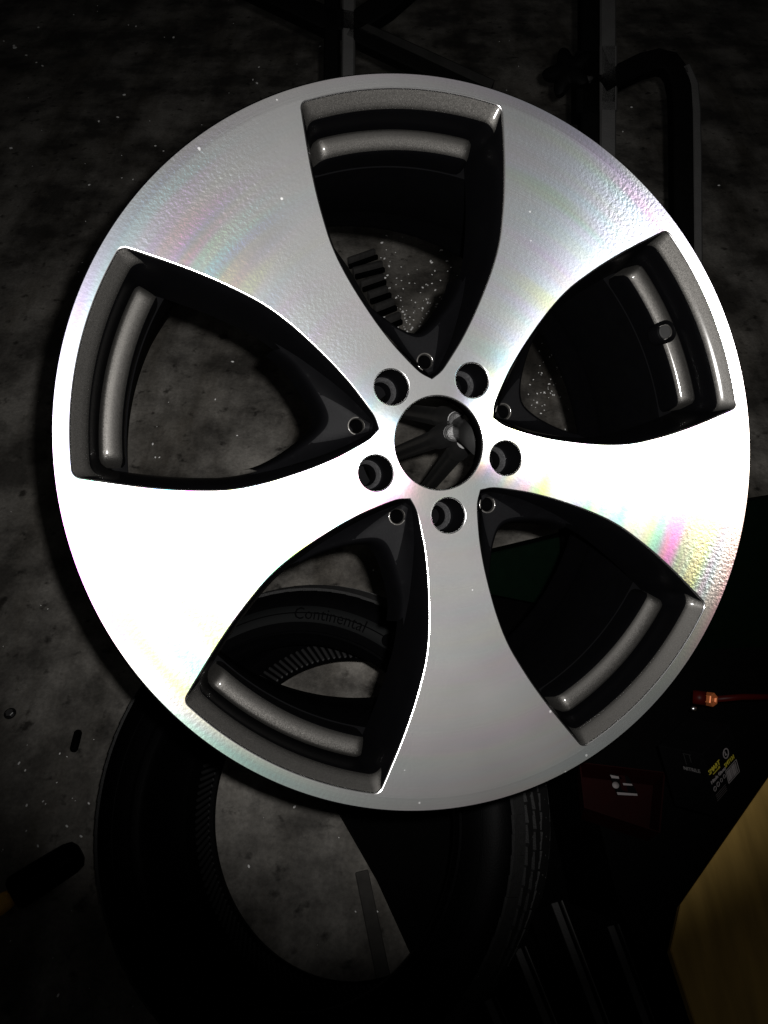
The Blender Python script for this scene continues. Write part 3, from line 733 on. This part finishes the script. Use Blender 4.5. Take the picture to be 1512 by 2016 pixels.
def decal(quad, h0, IM, parent, name, m):
    P = [IM @ fl(x, y, h0) for x, y in quad]; bm = bmesh.new(); bm_rings(bm, [P, [p + Vector((0, 0, .0008)) for p in P]], True, True, True); return link(name, bm, m, parent, smooth=False)
bm_q = [(1200, 1524), (1236, 1528), (1256, 1564), (1216, 1566)]
lb = decal(bm_q, CH + .052, ITR, tray, 'label', M_blackcard)
decal([(1201, 1526), (1222, 1530), (1224, 1534), (1204, 1532)], CH + .053, ITR, lb, 'print', M_white)
decal([(1214, 1560), (1254, 1563), (1255, 1567), (1216, 1565)], CH + .053, ITR, lb, 'print', M_white)
decal([(1217, 1526), (1230, 1528), (1236, 1560), (1224, 1556)], CH + .053, ITR, lb, 'print', M_red)
decal([(1226, 1542), (1244, 1544), (1245, 1547), (1227, 1546)], CH + .0545, ITR, lb, 'print', M_white)
P0 = ITR @ fl(1212, 1546, CH + .0535); bm = bmesh.new(); bm_lathe(bm, [(.0045, 0), (.0045, .0008)], 20, Matrix.Translation(P0), cap1=True); link('print', bm, M_white, lb)

# black glove box with printed faces
bd = 0.90
c0 = at(1396, 1532, bd)
def dirpx(x0, y0, x1, y1, d0, d1): return (at(x1, y1, d1) - at(x0, y0, d0)).normalized()
eu = dirpx(1396, 1532, 1388.5, 1505, bd, bd - .003)                   # up the front edge
ea = dirpx(1396, 1532, 1357, 1523, bd, bd + .019); ea = (ea - eu * ea.dot(eu)).normalized()   # along the left face
en = eu.cross(ea).normalized()
er = en if (en.dot(dirpx(1396, 1532, 1416, 1500, bd, bd + .05)) > 0) else -en
er = (er * 1.0).normalized()
GB = Matrix((ea, er, eu)).transposed().to_4x4(); GB.translation = c0
gl = empty('glove_box', GB, 'black card box of nitrile gloves with yellow and white print on its end', 'box')

BW, BL = .056, .064
def gbox(a0, a1, r0, r1, u0, u1, name, m, parent=gl):
    bm = bmesh.new(); bm_box(bm, (a1 - a0, r1 - r0, u1 - u0), Matrix.Translation(((a0 + a1) / 2, (r0 + r1) / 2, (u0 + u1) / 2)), .0008, 1)
    return link(name, bm, m, parent, smooth=False)
carton = gbox(0, BW, 0, BL, -.050, .030, 'carton', M_blackcard)
# print on the end face (plane a = 0, seen from -a) and on the left face (plane r = 0)
def on_face(name, me, m, face, p, q, parent=carton):
    for v in me.vertices:
        x, y, z = v.co
        v.co = (-.0004 - z, p + x, q + y) if face == 'end' else (p - x, -.0004 - z, q + y)
    return link_me(name, me, m, parent, False)
def quad_me(w_, h_):
    bm = bmesh.new(); bm_box(bm, (w_, h_, .0004)); me = bpy.data.meshes.new('print'); bm.to_mesh(me); bm.free(); return me
def ring_me(r0, r1):
    bm = bmesh.new(); bm_lathe(bm, [(r0, 0), (r1, 0), (r1, .0004), (r0, .0004)], 24, loop_end=True); me = bpy.data.meshes.new('print'); bm.to_mesh(me); bm.free(); return me
def merge(ms):
    bm = bmesh.new()
    for me, dx, dy in ms:
        for v in me.vertices: v.co.x += dx; v.co.y += dy
        bm.from_mesh(me)
    me = bpy.data.meshes.new('print'); bm.to_mesh(me); bm.free(); return me
on_face('lettering', text_mesh('SMART', .0078), M_yellow, 'end', .0135, .0050)
on_face('underline', merge([(quad_me(.013, .0010), 0, 0), (quad_me(.003, .0024), .007, .0003)]), M_yellow, 'end', .0150, -.0002)
on_face('red_band', quad_me(.022, .0008), M_red, 'end', .0135, -.0024)
on_face('lettering', text_mesh('Nitrile Gloves', .0056), M_white, 'end', .0170, -.0068)
on_face('pictograms', merge([(ring_me(.0021, .0029), -.0105, -.001), (ring_me(.0021, .0029), -.0030, 0), (ring_me(.0018, .0023), .0045, .0005), (ring_me(.0018, .0023), .0115, .001)]), M_white, 'end', .0150, -.0150)
on_face('small_print', merge([(quad_me(.022, .0006), 0, -.0024 * i) for i in range(4)]), simple('grey_print', (.03, .027, .027), .7, 0, spec=.02), 'end', .0140, -.0235)
on_face('lettering', text_mesh('SMT131', .0068), M_yellow, 'end', .0435, -.0050)
on_face('badge', merge([(ring_me(.0046, .0060), 0, 0), (text_mesh('L', .0070), 0, 0)]), M_white, 'end', .0405, .0068)
bars = [(quad_me(.0250, .0007), 0, .0078), (quad_me(.0250, .0007), 0, -.0078), (quad_me(.0008, .0156), -.0125, 0), (quad_me(.0008, .0156), .0125, 0)]
xx = -.0105
while xx < .0105:
    wb = random.choice((.0005, .0008, .0012)); bars.append((quad_me(wb, .0125), xx, 0)); xx += wb + random.choice((.0006, .0010))
on_face('barcode', merge(bars), M_white, 'end', .0440, -.0185)
on_face('lettering', text_mesh('NITRILE', .0060), simple('faint_white_print', (.05, .048, .048), .7, 0, spec=.02), 'left', .0190, .0065)
on_face('emblem', merge([(quad_me(.0007, .014), -.004, 0), (quad_me(.0100, .0007), 0, .007), (quad_me(.0007, .010), .003, .002)]), simple('faint_grey_print', (.010, .010, .010), .7, 0, spec=.02), 'left', .020, .019)

# orange nut on a dark red bar
M_redbar = simple('dark_red_bar', (.016, .0008, .0006), .45, 0, spec=.05)
bo = at(1400, 1377, .98); IB = Matrix.Translation(-bo)
bar = empty('red_bar', Matrix.Translation(bo), 'thin dark red bar with a hollow orange nut on its left end', 'tool')
bm = bmesh.new(); bm_tube(bm, [IB @ at(1404, 1377, .985), IB @ at(1460, 1372, .99), IB @ at(1560, 1372, 1.0)], .0038, 12, up=UPC); link('shaft', bm, M_redbar, bar)
bm = bmesh.new(); bm_lathe(bm, [(.0040, -.006), (.0080, -.006), (.0083, .003), (.0075, .0042), (.0052, .0042), (.0040, .002)], 6, IB @ cam_axes(bo, (.55, .05, .85), (1, .3, 0)), loop_end=True); link('nut', bm, M_copper, bar, smooth=False)
bm = bmesh.new(); bm_tube(bm, [IB @ at(1364, 1372, .99), IB @ at(1390, 1375, .985)], .0085, 12, up=UPC); link('collar', bm, M_redbar, bar)
bm = bmesh.new(); bmesh.ops.create_icosphere(bm, subdivisions=2, radius=.0028, matrix=IB @ Matrix.Translation(at(1366, 1395, .975)) @ Matrix.Diagonal((1.4, 1, 1, 1))); link('rivet', bm, M_bolt, bar)

# green crate behind the wheel
gq = [(985, 1090), (1500, 1010), (1520, 1290), (985, 1200)]
go = at(1200, 1150, 1.28); IG = Matrix.Translation(-go)
crate = empty('green_crate', Matrix.Translation(go), 'dark green plastic crate in the shadow behind the right side of the wheel', 'crate')
Pq = [IG @ at(930, 1098, 1.25), IG @ at(1122, 1052, 1.30), IG @ at(1450, 990, 1.36), IG @ at(1640, 960, 1.38), IG @ at(1640, 1370, 1.42), IG @ at(1060, 1186, 1.36), IG @ at(930, 1166, 1.31)]
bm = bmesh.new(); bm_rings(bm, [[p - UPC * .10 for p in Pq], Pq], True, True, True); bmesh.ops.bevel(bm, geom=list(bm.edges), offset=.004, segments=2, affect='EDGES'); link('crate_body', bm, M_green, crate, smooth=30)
bm = bmesh.new(); bm_tube(bm, [IG @ at(1117, 1030, 1.285), IG @ at(1122, 1110, 1.29)], .012, square=True, up=UPC); link('corner_post', bm, M_black, crate, smooth=30)

# small things on the floor, left
def bolt_thing(px, py, r, label):
    p = fl(px, py); o = empty('bolt', Matrix.Translation(p), label, 'bolt')
    bm = bmesh.new(); bm_lathe(bm, [(r, 0), (r, r * .7), (r * .86, r * .8)], 6, cap0=True, cap1=True); link('head', bm, M_bolt, o, smooth=False)
    bm = bmesh.new(); bm_lathe(bm, [(r * 1.5, 0), (r * 1.5, r * .18), (r * .6, r * .2)], 24, cap0=True); link('washer', bm, M_darkmetal, o, smooth=40)
bolt_thing(20, 1405, .0075, 'bright hexagon bolt standing on the dark floor at the left edge')
bolt_thing(1511, 1468, .006, 'bright bolt at the right edge above the printed glove box')
pc = fl(152, 1462); q = fl(152, 1440)
bm = bmesh.new(); t = Matrix.Translation((0, 0, .0075)) @ Matrix.Rotation(R(90), 4, 'X')
bm_lathe(bm, [(.001, -.021), (.005, -.0198), (.0072, -.016), (.0075, 0), (.0072, .016), (.005, .0198), (.001, .021)], 20, t); o = link('rubber_plug', bm, M_black); o.location = pc
tag(o, 'small black oval rubber plug on the floor left of the tyre', 'plug')

ha, hb = fl(-70, 1822, .02), fl(160, 1676, .02); hm = (ha + hb) / 2; IH = Matrix.Translation(-hm)
tool = empty('black_handle', Matrix.Translation(hm), 'thick black bar with an amber tip lying at the lower left edge', 'tool handle')
bm = bmesh.new(); d = hb - ha
bm_tube(bm, [IH @ (ha + d * t) for t in (.40, .43, .6, .9, .97, 1.0)], [.024, .028, .028, .026, .022, .012], 24); link('handle', bm, M_darkmetal if False else simple('satin_black_handle', (.0005, .0005, .0005), .4, 0, spec=.012), tool)
bm = bmesh.new(); bm_tube(bm, [IH @ (ha + d * t) for t in (.0, .34, .40, .435)], [.013, .016, .014, .012], 20); o = link('tip', bm, M_orange, tool); o.location = Vector((.0, -.010, .012))

# comb-like rubber strip seen through the top opening
cm = fl(720, 580); IM_ = Matrix.Translation(-cm)
comb = empty('rubber_comb', Matrix.Translation(cm), 'black rubber strip with a row of blunt fingers seen through the top opening', 'rubber strip')
spine = [fl(x, y, .02) for x, y in ((640, 500), (668, 540), (690, 580), (712, 620), (740, 665))]
bm = bmesh.new(); bm_tube(bm, [IM_ @ p for p in spine], .026, square=True); link('spine', bm, M_tread, comb, smooth=30)
M_finger = simple('dusty_rubber', (.026, .025, .024), .8, 0, spec=.2, var=.5, scale=90)
for (x0, y0, x1, y1, wd) in ((694, 519, 742, 505, 10), (708, 541, 752, 527, 12), (722, 566, 756, 553, 12), (736, 588, 764, 577, 12), (748, 613, 776, 603, 12), (764, 640, 788, 631, 11)):
    a, b = fl(x0 - 12, y0 + 4, .006), fl(x1, y1, .006); t = (b - a); sv = t.cross(Vector((0, 0, 1))).normalized()
    wm = wd * 1.75 / F_PX
    t_ = t.copy(); t.rotate(Matrix.Rotation(random.uniform(-.09, .09), 3, 'Z')); wm *= random.uniform(.8, 1.2)
    bm = bmesh.new(); bm_box(bm, (t.length * random.uniform(.92, 1.06), wm * 1.15, .030), frame(IM_ @ ((a + b) / 2 + Vector((0, 0, .012))), t, Vector((0, 0, 1))), .004, 2); f_ = link('finger', bm, M_finger, comb, smooth=40)
    bm = bmesh.new(); c2 = (a + b) / 2 - sv * wm * (1.05 if sv.y > 0 else -1.05); bm_box(bm, (t.length * .98, wm * .8, .016), frame(IM_ @ (c2 + Vector((0, 0, .004))), t, Vector((0, 0, 1))), .002, 1); link('gap_web', bm, M_black, f_, smooth=False)

# bright swarf chips scattered over the floor
bm = bmesh.new()
pts = [(8, 82), (28, 92), (30, 96), (52, 110), (72, 124), (84, 131), (76, 55), (253, 50), (268, 53), (342, 75), (630, 93), (510, 133), (506, 165), (498, 158), (245, 188), (232, 232), (195, 240), (322, 298), (306, 288), (240, 351), (262, 354), (176, 365), (162, 518), (155, 536),
       (22, 293), (458, 713), (424, 787), (467, 858), (290, 683), (301, 875), (306, 901), (314, 901), (616, 807), (735, 1123), (560, 1500), (490, 1706), (580, 1589), (742, 1795), (38, 1503), (50, 1517), (118, 1484), (132, 1490), (112, 1541), (85, 1578), (90, 1583), (53, 1586), (175, 1582), (132, 1627), (160, 1647), (52, 1636), (6, 1673), (75, 1666), (97, 1750), (115, 1960), (1415, 366), (1226, 260), (1243, 212), (1150, 1890), (1320, 1262), (1385, 1265), (700, 1795)]
cl = [(715, 502), (724, 503), (750, 508), (757, 510), (752, 523), (766, 525), (758, 548), (763, 543), (730, 539), (761, 465), (752, 479), (768, 515), (869, 494), (848, 515), (856, 534), (832, 567), (842, 562), (857, 572), (850, 518), (870, 590), (784, 583), (780, 587), (789, 592), (839, 589), (842, 597), (860, 600), (832, 608), (840, 618), (860, 628), (788, 609), (793, 615), (797, 620), (797, 627), (800, 632), (807, 639), (812, 646), (810, 649), (802, 653), (811, 658), (826, 643), (858, 605), (866, 586), (843, 632), (757, 625), (900, 543), (880, 515), (888, 527)]
allc = [(x, y, .0022) for x, y in pts] + [(x, y, .0021) for x, y in cl]
for i in range(70): allc.append((random.gauss(800, 40), random.gauss(590, 45), .0013))
for i in range(60): allc.append((random.gauss(1065, 26), random.gauss(770, 42), .0015))
for i in range(120): allc.append((random.uniform(-40, 1100), random.uniform(0, 2000), .0008))
for x, y, r in allc:
    p = fl(x, y); k = random.uniform(.55, 1.25) * p.length ** 0 * r * (fl(x, y) - Vector((0, 0, CAM_H))).length / 1.7
    Mx = Matrix.Translation(p + Vector((0, 0, k * .6))) @ Matrix.Rotation(random.uniform(0, 6.3), 4, 'Z') @ Matrix.Rotation(random.uniform(-.5, .5), 4, 'X') @ Matrix.Diagonal((1.5, .9, .7, 1))
    bmesh.ops.create_icosphere(bm, subdivisions=1, radius=k, matrix=Mx)
o = link('swarf_chips', bm, simple('bright_chip', (.85, .85, .84), .35, .0, spec=.8, var=.1), None, smooth=False)
tag(o, 'tiny bright chips scattered on the concrete floor', 'chips', kind='stuff')
